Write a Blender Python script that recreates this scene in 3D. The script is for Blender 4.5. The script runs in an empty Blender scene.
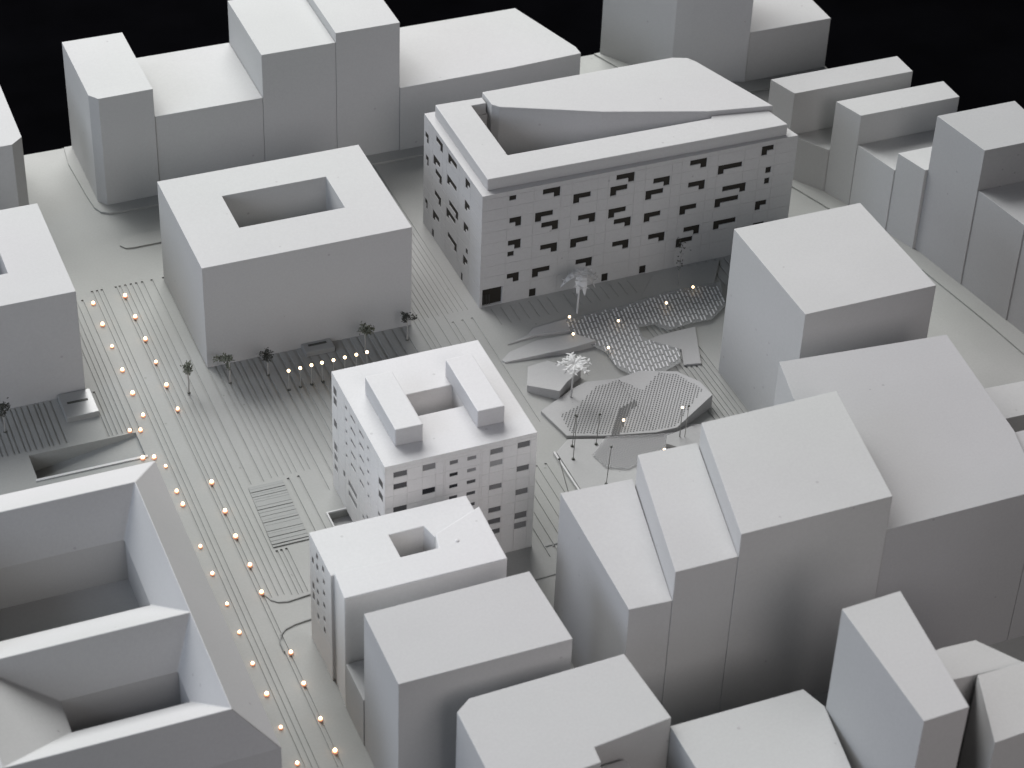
import bpy, bmesh, math, random
from mathutils import Vector, Matrix
random.seed(7)
# ---------------------------------------------------------------- camera, world, lights
# Everything below is measured in centimetres of the card model and scaled to metres by U.
U = 0.01
sc = bpy.context.scene
COL = sc.collection
world = bpy.data.worlds.new("World"); sc.world = world; world.use_nodes = True
bgn = world.node_tree.nodes['Background']
bgn.inputs[0].default_value = (0.55, 0.62, 0.75, 1); bgn.inputs[1].default_value = 0.0

cam_data = bpy.data.cameras.new("camera")
cam = bpy.data.objects.new("camera", cam_data); COL.objects.link(cam); sc.camera = cam
roll, pitch, yaw = 0.0422467416, 0.661237499, 0.410545711
cy, sy = math.cos(yaw), math.sin(yaw); cp, sp = math.cos(pitch), math.sin(pitch); cr, sr = math.cos(roll), math.sin(roll)
fwd = Vector((sy*cp, cy*cp, -sp)); right0 = Vector((cy, -sy, 0)); up0 = right0.cross(fwd)
right = cr*right0 + sr*up0; up = -sr*right0 + cr*up0
M = Matrix((right, up, -fwd)).transposed().to_4x4(); M.translation = Vector((0, 0, 60*U))
cam.matrix_world = M
cam_data.sensor_width = 36.0
cam_data.lens = 2350.9407/1024*36.0
cam_data.clip_start = 0.02; cam_data.clip_end = 30
cam_data.dof.use_dof = True; cam_data.dof.focus_distance = 0.97; cam_data.dof.aperture_fstop = 34

def area(name, loc, target, size, power, color, size_y=None, spread=180):
    l = bpy.data.lights.new(name, 'AREA'); l.shape = 'RECTANGLE'; l.size = size*U; l.size_y = (size_y or size)*U
    l.energy = power; l.color = color; l.spread = math.radians(spread)
    o = bpy.data.objects.new(name, l); COL.objects.link(o)
    o.location = Vector(loc)*U
    d = Vector(target)-Vector(loc); o.rotation_euler = d.to_track_quat('-Z', 'Y').to_euler()
    return o
area("window_light", (28, 190, 100), (28, 70, 0), 120, 48.0, (1.0, 0.995, 0.985))
area("left_window_light", (-60, 190, 90), (28, 70, 0), 120, 13.0, (0.95, 0.98, 1.0))
area("high_light", (-10, 120, 120), (20, 70, 0), 70, 1.2, (1.0, 1.0, 1.0))
area("side_light", (-62, 52, 42), (25, 60, 0), 46, 2.6, (0.74, 0.83, 1.0))
area("side_front_light", (-66, 8, 42), (25, 60, 3), 56, 2.2, (0.84, 0.90, 1.0))
area("front_fill_light", (34, -2, 46), (27, 58, 3), 36, 0.5, (1.0, 0.93, 0.92))  # added fill from the front to lift the camera-facing walls
area("centre_fill_light", (26, -14, 52), (34, 59, 3), 30, 0.19, (1.0, 0.94, 0.93), spread=52)  # added narrow fill to brighten the centre walls, no visible source
sc.view_settings.view_transform = 'Standard'; sc.view_settings.look = 'None'
sc.view_settings.exposure = 0.0; sc.view_settings.gamma = 1.0

# ---------------------------------------------------------------- materials
def mat(name, color, rough=0.75, mottle=0.05, specks=0.0, bump=0.0, scale=300.0, spec=0.25, transmission=0.0, tint=0.008):
    m = bpy.data.materials.new(name); m.use_nodes = True; nt = m.node_tree; b = nt.nodes['Principled BSDF']
    b.inputs['Roughness'].default_value = rough
    b.inputs['Specular IOR Level'].default_value = spec
    b.inputs['Transmission Weight'].default_value = transmission
    tc = nt.nodes.new('ShaderNodeTexCoord')
    n1 = nt.nodes.new('ShaderNodeTexNoise'); n1.inputs['Scale'].default_value = 22; n1.inputs['Detail'].default_value = 5
    nt.links.new(tc.outputs['Object'], n1.inputs['Vector'])
    mr = nt.nodes.new('ShaderNodeMapRange'); mr.inputs[1].default_value = 0.3; mr.inputs[2].default_value = 0.7
    mr.inputs[3].default_value = 1-mottle; mr.inputs[4].default_value = 1+mottle
    nt.links.new(n1.outputs['Fac'], mr.inputs[0])
    # slow colour drift between slightly green and slightly pink paint
    n3 = nt.nodes.new('ShaderNodeTexNoise'); n3.inputs['Scale'].default_value = 9; n3.inputs['Detail'].default_value = 1
    nt.links.new(tc.outputs['Object'], n3.inputs['Vector'])
    mixc = nt.nodes.new('ShaderNodeMix'); mixc.data_type = 'RGBA'
    c = color
    mixc.inputs[6].default_value = (c[0]*(1-tint), c[1]*(1+tint*.5), c[2]*(1-tint*.3), 1)
    mixc.inputs[7].default_value = (c[0]*(1+tint*.6), c[1]*(1-tint*.6), c[2]*(1+tint), 1)
    mp = nt.nodes.new('ShaderNodeMapRange'); mp.inputs[1].default_value = 0.35; mp.inputs[2].default_value = 0.65
    nt.links.new(n3.outputs['Fac'], mp.inputs[0]); nt.links.new(mp.outputs[0], mixc.inputs[0])
    mul = nt.nodes.new('ShaderNodeVectorMath'); mul.operation = 'SCALE'
    nt.links.new(mixc.outputs[2], mul.inputs[0]); nt.links.new(mr.outputs[0], mul.inputs['Scale'])
    gn = nt.nodes.new('ShaderNodeTexNoise'); gn.inputs['Scale'].default_value = 1100; gn.inputs['Detail'].default_value = 2
    nt.links.new(tc.outputs['Object'], gn.inputs['Vector'])
    gm = nt.nodes.new('ShaderNodeMapRange'); gm.inputs[1].default_value = .3; gm.inputs[2].default_value = .7; gm.inputs[3].default_value = .975; gm.inputs[4].default_value = 1.025
    nt.links.new(gn.outputs['Fac'], gm.inputs[0])
    mul2 = nt.nodes.new('ShaderNodeVectorMath'); mul2.operation = 'SCALE'
    nt.links.new(mul.outputs[0], mul2.inputs[0]); nt.links.new(gm.outputs[0], mul2.inputs['Scale'])
    last = mul2.outputs[0]
    if specks > 0:
        v = nt.nodes.new('ShaderNodeTexVoronoi'); v.inputs['Scale'].default_value = 150
        nt.links.new(tc.outputs['Object'], v.inputs['Vector'])
        lt = nt.nodes.new('ShaderNodeMath'); lt.operation = 'LESS_THAN'; lt.inputs[1].default_value = 0.085
        nt.links.new(v.outputs['Distance'], lt.inputs[0])
        sx = nt.nodes.new('ShaderNodeSeparateColor'); nt.links.new(v.outputs['Color'], sx.inputs[0])
        g = nt.nodes.new('ShaderNodeMath'); g.operation = 'GREATER_THAN'; g.inputs[1].default_value = 1-specks
        nt.links.new(sx.outputs[0], g.inputs[0])
        a = nt.nodes.new('ShaderNodeMath'); a.operation = 'MULTIPLY'; nt.links.new(lt.outputs[0], a.inputs[0]); nt.links.new(g.outputs[0], a.inputs[1])
        k = nt.nodes.new('ShaderNodeMath'); k.operation = 'MULTIPLY'; k.inputs[1].default_value = 0.28; nt.links.new(a.outputs[0], k.inputs[0])
        mx = nt.nodes.new('ShaderNodeMix'); mx.data_type = 'RGBA'; mx.inputs[7].default_value = (c[0]*.3, c[1]*.29, c[2]*.27, 1)
        nt.links.new(last, mx.inputs[6]); nt.links.new(k.outputs[0], mx.inputs[0]); last = mx.outputs[2]
    nt.links.new(last, b.inputs['Base Color'])
    if bump > 0:
        n2 = nt.nodes.new('ShaderNodeTexNoise'); n2.inputs['Scale'].default_value = scale; n2.inputs['Detail'].default_value = 3
        nt.links.new(tc.outputs['Object'], n2.inputs['Vector'])
        bp = nt.nodes.new('ShaderNodeBump'); bp.inputs['Strength'].default_value = bump; bp.inputs['Distance'].default_value = 0.0002
        nt.links.new(n2.outputs['Fac'], bp.inputs['Height']); nt.links.new(bp.outputs[0], b.inputs['Normal'])
    return m
def emit(name, color, strength):
    m = bpy.data.materials.new(name); m.use_nodes = True; b = m.node_tree.nodes['Principled BSDF']
    b.inputs['Base Color'].default_value = (.9, .8, .6, 1)
    b.inputs['Emission Color'].default_value = (*color, 1); b.inputs['Emission Strength'].default_value = strength
    return m
FACADE = mat('white_facade_sheet', (.56, .557, .554), .6, .015, .05, .1, spec=.3)
WHITE = mat('white_card', (.37, .371, .371), .8, .025, .13, .25)
WHITE_SHADED = mat('shaded_white_card', (.315, .315, .32), .8, .03, .13, .25)  # same white card, dimmer light on the right-hand blocks painted in
BRIGHT = mat('white_plastic', (.44, .44, .445), .6, .02, .10, .15, spec=.3)
GROUND = mat('ground_card', (.285, .288, .279), .8, .06, .12, .25)
SLATE = mat('grey_slats', (.245, .25, .245), .7, .08, 0, .2)
PAD = mat('terrain_card', (.33, .33, .33), .75, .06, .15, .25)
PALE = mat('pale_strip', (.46, .46, .46), .7, .05, 0, .1)
NET = mat('grey_net', (.34, .34, .348), .6, .05, 0, .1)
LATT = mat('pale_lattice', (.55, .55, .56), .6, .04, 0, .1)
KERB_SHADE = mat('kerb_shadow_line', (.22, .225, .22), .8, .05, 0, .1)  # darker than the ground to paint in the step's shadow line
BLACK = mat('dark_interior', (.017, .015, .012), .7, .1, 0, 0)
TABLE = mat('black_cloth', (.0012, .0012, .0015), .95, .3, 0, .2, spec=.0)
WIRE = mat('dark_wire', (.06, .062, .055), .6, .2, 0, 0)
STEM = mat('pale_wire', (.30, .295, .28), .6, .1, 0, 0)
LEAF = mat('green_grey_foliage', (.14, .15, .12), .8, .3, 0, 0)
PALM = mat('white_paper_leaf', (.42, .42, .42), .7, .05, 0, 0)
ACRYL = mat('frosted_acrylic', (.36, .365, .36), .28, .03, 0, 0, spec=.6, transmission=.35)
HALO = emit('lamp_halo_collar', (1.0, .40, .22), .42); HALO.node_tree.nodes['Principled BSDF'].inputs['Base Color'].default_value = (.5, .26, .18, 1)  # faint emission on the base stands in for the halo round each bulb
BULB = emit('warm_bulb', (1.0, .60, .32), 7.5)
BULBW = emit('pale_bulb', (1.0, .72, .42), 6.0)
GREYS = {}
def grey(v):
    v = round(v, 1)
    if v not in GREYS: GREYS[v] = mat('window_film_%02d' % int(v*10), (v*.38+.015, v*.38+.015, v*.38+.018), .35, .25, 0, 0, spec=.5)
    return GREYS[v]

# ---------------------------------------------------------------- helpers
def link(name, bm, m, parent=None, smooth=False):
    bmesh.ops.recalc_face_normals(bm, faces=bm.faces[:]) if not getattr(bm, 'keep', False) else None
    for v in bm.verts: v.co *= U
    me = bpy.data.meshes.new(name); bm.to_mesh(me); bm.free()
    me.materials.append(m)
    if smooth:
        for p in me.polygons: p.use_smooth = True
    o = bpy.data.objects.new(name, me); COL.objects.link(o)
    if parent: o.parent = parent
    return o
def tag(o, label, cat, group=None):
    o['label'] = label; o['category'] = cat
    if group: o['group'] = group
    return o
def struct(o): o['kind'] = 'structure'; return o
def empty(name, x, y, z=0):
    o = bpy.data.objects.new(name, None); COL.objects.link(o); o.location = (x*U, y*U, z*U); o.empty_display_size = .01
    return o
def bevel(bm, off, seg=2, ang=28):
    bmesh.ops.remove_doubles(bm, verts=bm.verts[:], dist=1e-4)
    bmesh.ops.recalc_face_normals(bm, faces=bm.faces[:])
    es = [e for e in bm.edges if len(e.link_faces) == 2 and e.calc_face_angle(0) > math.radians(ang)
          and max(v.co.z for v in e.verts) > 0.01]
    if es and off > 0:
        bmesh.ops.bevel(bm, geom=es, offset=off, offset_type='OFFSET', segments=seg, profile=.6, affect='EDGES', clamp_overlap=True)
def ccw(p):
    a = sum(p[i][0]*p[(i+1) % len(p)][1]-p[(i+1) % len(p)][0]*p[i][1] for i in range(len(p)))
    return list(p) if a > 0 else list(p)[::-1]
def zf(z): return z if callable(z) else (lambda x, y: z)
def prism(bm, poly, z0, z1, hole=None, skip=(), bottom=False):
    """vertical walls on the outline (and hole), a flat or tilted top; skip leaves walls out by edge index"""
    poly = ccw(poly); f0, f1 = zf(z0), zf(z1)
    n = len(poly)
    T = [bm.verts.new((x, y, f1(x, y))) for x, y in poly]; B = [bm.verts.new((x, y, f0(x, y))) for x, y in poly]
    for i in range(n):
        if i in skip: continue
        j = (i+1) % n; bm.faces.new((B[i], B[j], T[j], T[i]))
    if hole:
        h = ccw(hole)[::-1]; m = len(h)
        HT = [bm.verts.new((x, y, f1(x, y))) for x, y in h]; HB = [bm.verts.new((x, y, f0(x, y))) for x, y in h]
        for i in range(m):
            j = (i+1) % m; bm.faces.new((HB[i], HB[j], HT[j], HT[i]))
        es = []
        for L in (T, HT):
            for i in range(len(L)):
                a, b = L[i], L[(i+1) % len(L)]
                es.append(bm.edges.get((a, b)) or bm.edges.new((a, b)))
        bmesh.ops.triangle_fill(bm, edges=es, use_beauty=True, normal=(0, 0, 1))
    else:
        bm.faces.new(T)
    if bottom: bm.faces.new(B[::-1])
def box(bm, x0, x1, y0, y1, z0, z1):
    prism(bm, [(x0, y0), (x1, y0), (x1, y1), (x0, y1)], z0, z1, bottom=True)
def facade(bm, p0, p1, z0, z1, cells):
    """wall quad grid from p0 to p1 (outward = right of travel); cells: (u0,u1,v0,v1,depth,closed)"""
    p0 = Vector((p0[0], p0[1])); p1 = Vector((p1[0], p1[1])); d = p1-p0; L = d.length; d /= L; n = Vector((d.y, -d.x))
    us = {0.0, round(L, 4)}; vs = {round(z0, 4), round(z1, 4)}
    for c in cells:
        for u in c[:2]: us.add(round(min(max(u, 0), L), 4))
        for v in c[2:4]: vs.add(round(min(max(v, z0), z1), 4))
    us = sorted(us); vs = sorted(vs)
    def D(u, v):
        r = (0.0, True)
        for c in cells:
            if c[0] < u < c[1] and c[2] < v < c[3] and c[4] > r[0]: r = (c[4], c[5])
        return r
    cache = {}
    def V(u, v, w):
        k = (u, v, w)
        if k not in cache:
            q = p0+d*u-n*w; cache[k] = bm.verts.new((q.x, q.y, v))
        return cache[k]
    nu, nv = len(us)-1, len(vs)-1
    G = [[D((us[i]+us[i+1])/2, (vs[j]+vs[j+1])/2) for j in range(nv)] for i in range(nu)]
    for i in range(nu):
        for j in range(nv):
            w, closed = G[i][j]
            if w == 0 or closed:
                bm.faces.new((V(us[i], vs[j], w), V(us[i+1], vs[j], w), V(us[i+1], vs[j+1], w), V(us[i], vs[j+1], w)))
            if i+1 < nu and G[i+1][j][0] != w:
                a, b = w, G[i+1][j][0]; u = us[i+1]
                bm.faces.new((V(u, vs[j], a), V(u, vs[j], b), V(u, vs[j+1], b), V(u, vs[j+1], a)))
            if j+1 < nv and G[i][j+1][0] != w:
                a, b = w, G[i][j+1][0]; v = vs[j+1]
                bm.faces.new((V(us[i], v, a), V(us[i+1], v, a), V(us[i+1], v, b), V(us[i], v, b)))
    return p0, d, n
def pane(rects, p0, d, n, depth, m, parent, t=.03, name='window'):
    bm = bmesh.new()
    for (u0, u1, v0, v1) in rects:
        c = [p0+d*u0-n*depth, p0+d*u1-n*depth, p0+d*u1-n*(depth+t), p0+d*u0-n*(depth+t)]
        prism(bm, [(q.x, q.y) for q in c], v0, v1, bottom=True)
    return link(name, bm, m, parent)
def tube(bm, pts, r0, r1=None, seg=7):
    r1 = r0 if r1 is None else r1; rings = []
    for i, p in enumerate(pts):
        p = Vector(p); q = Vector(pts[min(i+1, len(pts)-1)]); o = Vector(pts[max(i-1, 0)])
        t = (q-o).normalized(); a = t.orthogonal().normalized(); b = t.cross(a)
        r = r0+(r1-r0)*i/(len(pts)-1)
        rings.append([bm.verts.new(p+(a*math.cos(2*math.pi*k/seg)+b*math.sin(2*math.pi*k/seg))*r) for k in range(seg)])
    for i in range(len(rings)-1):
        # align the next ring to the previous one
        k0 = min(range(seg), key=lambda k: (rings[i+1][k].co-rings[i][0].co).length)
        A = rings[i]; B = [rings[i+1][(k0+k) % seg] for k in range(seg)]
        if (B[1].co-A[1].co).length > (B[-1].co-A[1].co).length: B = [B[0]]+B[1:][::-1]
        rings[i+1] = B
        for k in range(seg): bm.faces.new((A[k], A[(k+1) % seg], B[(k+1) % seg], B[k]))
    bm.faces.new(rings[0]); bm.faces.new(rings[-1][::-1])
def ball(bm, c, r, sub=2, squash=1):
    g = bmesh.ops.create_icosphere(bm, subdivisions=sub, radius=r)
    for v in g['verts']: v.co = Vector((v.co.x, v.co.y, v.co.z*squash))+Vector(c)
def outset(poly, d):
    P = ccw(poly); n = len(P); out = []
    for i in range(n):
        a, b, c = Vector(P[i-1]), Vector(P[i]), Vector(P[(i+1) % n])
        e1 = (b-a).normalized(); e2 = (c-b).normalized(); n1 = Vector((e1.y, -e1.x)); n2 = Vector((e2.y, -e2.x))
        k = 1+n1.dot(n2); q_ = b+(n1+n2)*d/max(k, .3); out.append((q_.x, q_.y))
    return out
def block(poly, h, label, m=None, hole=None, z0=0, bev=.018, cat='building', group=None, name='building_block'):
    bm = bmesh.new(); prism(bm, outset(poly, .012), z0, h, hole=hole); bevel(bm, bev)
    return tag(link(name, bm, m or WHITE), label, cat, group)
def rect(x0, x1, y0, y1): return [(x0, y0), (x1, y0), (x1, y1), (x0, y1)]

def two_tone(o, wall_m):
    """facade sheet on the upright faces, roof card stays on top"""
    o.data.materials.append(wall_m)
    for p in o.data.polygons:
        if p.normal.z < .5: p.material_index = 1
    return o
# ---------------------------------------------------------------- setting: board with engraved paving
BX0, BX1, BY0, BY1 = -6.0, 55.62, 34.0, 94.57
g = []            # (x0,x1,y0,y1,depth,closed)
W = .095
def gr(xs, y0, y1, d=.05, w=W):
    for x in xs: g.append((x-w/2, x+w/2, y0, y1, d, True))
gr([16.05, 16.27, 16.48], 36, 82.9); gr([17.10, 17.27], 36, 82.9)
gr([17.52, 17.77, 18.0], 61.75, 82.9); gr([18.27], 61.65, 82.9); gr([18.7], 68.2, 82.9); gr([19.22], 68.2, 82.9)
gr([18.5, 18.68, 18.88], 61.6, 64.2)
gr([14.60, 14.8, 15.0, 15.22, 15.5], 72.95, 82.4)
gr([8.9+.23*i+random.uniform(-.05, .05) for i in range(17)], 73.1, 76.0, .04, .07)
gr([14.25, 14.4], 72.95, 76.0)
gr([19.55+.27*i+random.uniform(-.03, .03) for i in range(7)], 68.3, 76.0, .035, .08)
for i in range(17): gr([21.5+.39*i+random.uniform(-.05, .05)], 67.3+random.uniform(-.6, .6), 76.0, .04, random.choice([.09, .12, .15]))
gr([20.2, 20.62], 60, 68.1)
gr([28.42+.225*i for i in range(12)], 76.2, 90.5, .03, .09)
gr([28.42, 28.65, 28.87, 29.32, 29.77], 68, 76.2, .03, .09)
gr([30.0+.44*i for i in range(3)], 68, 75.6, .035)
gr([31.9+.44*i for i in range(7)], 74.7, 75.9, .025, .06)
gr([35.3+.44*i for i in range(8)], 74.9, 75.9, .025, .06)
gr([28.1+.4*i for i in range(6)], 60.3, 65.5, .04)
gr([37.7+.22*i for i in range(8)], 65.5, 73, .04)
gr([41.0+.44*i for i in range(8)], 73.5, 76.1, .04)
g.append((30.3, 33.0, 88.35, 88.4, .04, True))
g.append((11.0, 15.33, 71.3, 72.85, .9, False))     # sunken ramp
g.append((21.0, 21.95, 64.68, 65.5, .32, False))    # light well
xs = {BX0, BX1}; ys = {BY0, BY1}
for c in g:
    xs |= {round(c[0], 3), round(c[1], 3)}; ys |= {round(c[2], 3), round(c[3], 3)}
xs = sorted(xs); ys = sorted(ys)
bm = bmesh.new(); cache = {}
def gv(x, y, z):
    k = (x, y, z)
    if k not in cache: cache[k] = bm.verts.new((x, y, z))
    return cache[k]
def gd(x, y):
    r = (0.0, True)
    for c in g:
        if c[0] < x < c[1] and c[2] < y < c[3] and c[4] > r[0]: r = (c[4], c[5])
    return r
GR = [[gd((xs[i]+xs[i+1])/2, (ys[j]+ys[j+1])/2) for j in range(len(ys)-1)] for i in range(len(xs)-1)]
for i in range(len(xs)-1):
    for j in range(len(ys)-1):
        w, cl = GR[i][j]
        if w == 0 or cl: bm.faces.new((gv(xs[i], ys[j], -w), gv(xs[i+1], ys[j], -w), gv(xs[i+1], ys[j+1], -w), gv(xs[i], ys[j+1], -w)))
        if i+2 < len(xs) and GR[i+1][j][0] != w:
            a, b, x = w, GR[i+1][j][0], xs[i+1]; bm.faces.new((gv(x, ys[j], -a), gv(x, ys[j+1], -a), gv(x, ys[j+1], -b), gv(x, ys[j], -b)))
        if j+2 < len(ys) and GR[i][j+1][0] != w:
            a, b, y = w, GR[i][j+1][0], ys[j+1]; bm.faces.new((gv(xs[i], y, -a), gv(xs[i+1], y, -a), gv(xs[i+1], y, -b), gv(xs[i], y, -b)))
# board sides
prism(bm, rect(BX0, BX1, BY0, BY1), -2.0, 0.0)
bm.faces.ensure_lookup_table()
bmesh.ops.delete(bm, geom=[bm.faces[-1]], context='FACES_ONLY')
ground = struct(link('ground', bm, GROUND))
bm = bmesh.new(); box(bm, -60, 150, -20, 190, -3.2, -2.02); struct(link('table', bm, TABLE))

def plate(name, poly, z0, z1, m=GROUND, bev=.02):
    bm = bmesh.new(); prism(bm, poly, z0, z1); bevel(bm, bev); return struct(link(name, bm, m))
# raised pavements round the far blocks and along the right-hand street
plate('pavement', [(17.62, 94.5), (17.48, 93.0), (17.62, 90.2), (17.72, 89.1), (17.9, 88.65), (18.25, 88.42), (18.8, 88.36), (31, 88.4), (33.5, 88.42), (43.6, 88.5), (43.9, 89.0), (43.8, 94.5)], 0.004, .10)
plate('traffic_island', [(18.05, 85.78), (18.25, 85.5), (18.6, 85.44), (30.6, 85.5), (30.6, 86.4), (18.5, 86.4), (18.15, 86.2)], 0.004, .07)
plate('pavement', [(44.9, 94.5), (45.9, 91.8), (47.9, 89.0), (48.6, 88.5), (55.5, 88.6), (55.5, 94.5)], 0.004, .10)
plate('pavement', [(48.0, 82.0), (48.9, 79.85), (50.2, 76.0), (51.2, 72.0), (51.85, 67.8), (52.3, 64), (52.9, 58), (55.5, 58), (55.5, 83.0)], 0.004, .10)
plate('pavement', [(45.3, 62.0), (49.6, 61.9), (50.9, 63.6), (50.75, 65.2), (50.0, 69.2), (48.6, 72.5), (45.3, 72.5)], 0.004, .07)
# kerb steps at the side street, their shadow line painted as dark strips
def kerb(pts, w=.045, h=.03):
    bm = bmesh.new()
    for (x0, y0), (x1, y1) in zip(pts, pts[1:]):
        d = Vector((x1-x0, y1-y0)).normalized(); n = Vector((-d.y, d.x))*w/2; e = d*w*.35
        prism(bm, [(x0-n.x-e.x, y0-n.y-e.y), (x1-n.x+e.x, y1-n.y+e.y), (x1+n.x+e.x, y1+n.y+e.y), (x0+n.x-e.x, y0+n.y-e.y)], .002, h+.0007*len(bm.faces), bottom=True)
    return struct(link('kerb', bm, KERB_SHADE))
kerb([(17.35, 61.95), (17.48, 61.62), (17.7, 61.42), (18.05, 61.33), (18.5, 61.38), (19.2, 61.45)])
kerb([(17.12, 58.9), (17.12, 59.4), (17.25, 59.72), (17.5, 59.95), (17.9, 60.08), (18.3, 60.13), (19.0, 60.2)])
kerb([(28.2, 60.9), (30.4, 60.95)]); kerb([(27.0, 59.3), (29.6, 59.4)])

# ---------------------------------------------------------------- plain massing blocks
block([(8, 88.15), (14.2, 88.15), (14.72, 88.62), (14.80, 94.4), (8, 94.4)], 4.72, 'plain white block with one clipped corner, cut off by the left frame edge')
block([(18.33, 89.07), (20.8, 89.13), (20.8, 94.45), (18.0, 94.45), (18.0, 89.52)], 5.69, 'white block with a clipped front corner, left end of the far row beside the blackness', z0=.1)
block(rect(20.84, 25.84, 89.17, 94.45), 4.23, 'low white block with a lit roof between two taller blocks of the far row', z0=.1)
block(rect(25.88, 29.36, 89.17, 94.45), 6.45, 'tall white far row block just left of the tallest one, one step lower', z0=.1)
block(rect(29.40, 32.46, 89.17, 94.45), 6.93, 'tallest white block of the far row, its roof one step above its left neighbour', z0=.1)
block([(32.50, 89.12), (38.1, 89.17), (41.75, 89.37), (41.75, 90.0), (40.42, 94.45), (32.50, 94.45)], 3.5, 'long low white block with a broad bright flat roof behind the punched window building', z0=.1)
block([(45.2, 94.4), (47.5, 90.9), (48.25, 90.55), (50.93, 89.5), (50.93, 94.4)], 10.0, 'very tall white tower rising out of the top, with a slanted grey side wall', z0=.1)
block(rect(50.97, 55.45, 89.52, 94.35), 2.88, 'white block joined to the right side of the tower at the top', z0=.1)
S9 = 'white blocks along the right street'
block([(48.38, 82.55), (48.85, 81.08), (55.05, 81.08), (55.05, 82.55)], 4.6, 'narrow white bar block with a bright roof, farthest back on the right street', z0=.1)
block([(48.88, 81.04), (49.97, 79.34), (55.0, 79.34), (55.0, 81.04)], 2.35, 'low shaded white block filling the gap between the two narrow bar blocks', z0=.1)
block([(50.02, 79.3), (50.5, 77.85), (55.6, 77.85), (55.6, 79.3)], 4.95, 'second narrow white bar block on the right street, nearer the camera than its twin', z0=.1)
block([(50.53, 77.81), (51.08, 75.42), (55.55, 75.42), (55.55, 77.81)], 3.4, 'low white block with a shaded roof in front of the second narrow bar block', z0=.1)
block([(51.12, 75.38), (51.56, 73.76), (55.55, 73.76), (55.55, 75.38)], 4.3, 'slim white block with a small bright triangle of roof showing beside the tall right block', z0=.1)
block([(51.7, 73.72), (52.2, 70.6), (55.6, 70.6), (55.6, 73.72)], 7.08, 'tall white block at the right edge of the photo with a flat grey roof', WHITE_SHADED, z0=.1)
block([(52.24, 70.56), (52.70, 67.58), (55.55, 67.58), (55.55, 70.56)], 5.05, 'lower white block joined to the front of the tall block at the right edge', WHITE_SHADED, z0=.1)
block([(52.74, 67.54), (53.5, 62.5), (55.55, 62.5), (55.55, 67.54)], 5.0, 'white block cut off by the right frame edge, nearest one on the right street', WHITE_SHADED, z0=.1)
block(rect(39.32, 45.06, 62.48, 68.62), 7.2, 'big white cube block with a bright square roof to the right of the hatched plaza')
block([(36.08, 50.36), (42.2, 50.36), (43.08, 53.5), (43.74, 59.42), (36.94, 60.03), (36.42, 57.86)], 7.27, 'large grey roofed block reaching the right frame edge in front of the white cube', WHITE_SHADED)
block([(30.38, 50.34), (36.05, 50.34), (37.0, 56.08), (31.68, 56.06)], 8.8, 'tall white block with a large square roof in the middle of the stepped row')
block([(28.09, 50.38), (30.35, 50.36), (31.65, 56.2), (29.42, 56.3)], 7.8, 'narrow white block one step below the tall square roofed one in the stepped row')
block([(26.55, 50.5), (28.06, 50.40), (29.40, 56.55), (26.72, 56.7)], 6.5, 'lowest white block at the left end of the stepped row, tapering to the front')
block([(42.24, 50.36), (46.0, 50.36), (46.0, 53.55), (43.12, 53.55)], 7.15, 'white block at the right frame edge joined to the big grey roofed block', WHITE_SHADED)
block([(44.6, 60.3), (50.0, 60.1), (50.1, 62.05), (44.9, 62.35)], 1.5, 'low flat grey block glimpsed at the right frame edge behind the large roof')
block(rect(18.31, 24.2, 53.57, 55.40), 2.2, 'very low white link block in the slot between two street blocks')
block([(18.3, 50.08), (24.33, 50.08), (24.24, 53.56), (18.33, 53.5)], 6.28, 'white block with a plain bright flat roof, right in front of the corner building')
# bottom row
bm = bmesh.new()
prism(bm, [(19.67, 48.45), (20.25, 48.88), (25.73, 49.02), (25.96, 45.87), (23.16, 45.55), (23.10, 44.9), (21.9, 44.8), (21.9, 42), (19.6, 42)], 0, 6.1); bevel(bm, .035)
tag(link('building_block', bm, WHITE), 'white block with clipped left corner and a notch in its front edge, at the bottom', 'building')
block([(23.12, 42), (24.2, 42), (24.2, 45.4), (23.12, 45.4)], 5.3, 'small lower white block tucked in the notch at the bottom edge')
block([(25.99, 41.5), (30.4, 41.5), (31.03, 45.0), (30.74, 45.92), (25.99, 45.92)], 5.65, 'broad white flat roofed block at the bottom right, left of the slim tower')
block([(31.05, 39.85), (32.6, 39.9), (33.17, 45.03), (31.06, 44.93)], 10.0, 'tall slim white tower block at the bottom right with a bluish left wall')
block([(33.30, 42.75), (36.9, 42.5), (36.52, 42.62), (35.63, 43.98), (34.4, 44.04), (33.25, 43.9)], 8.0, 'pointed white block joined to the right side of the slim bottom tower')
block([(33.75, 39.75), (36.4, 39.9), (36.6, 42.39), (34.76, 42.43)], 8.2, 'white block in the bottom right corner with a dark shaded front')

# courtyard blocks without windows
block(rect(19.24, 28.24, 76.0, 82.76), 5.04, 'plain white windowless building with a rectangular courtyard opening, left of centre', hole=rect(21.5, 26.1, 78.3, 80.8), cat='building')
block(rect(5.0, 14.08, 76.05, 82.7), 5.1, 'white courtyard building cut off by the left frame edge, beside the lamp lit street', hole=rect(7.6, 11.85, 78.15, 80.4))

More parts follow.
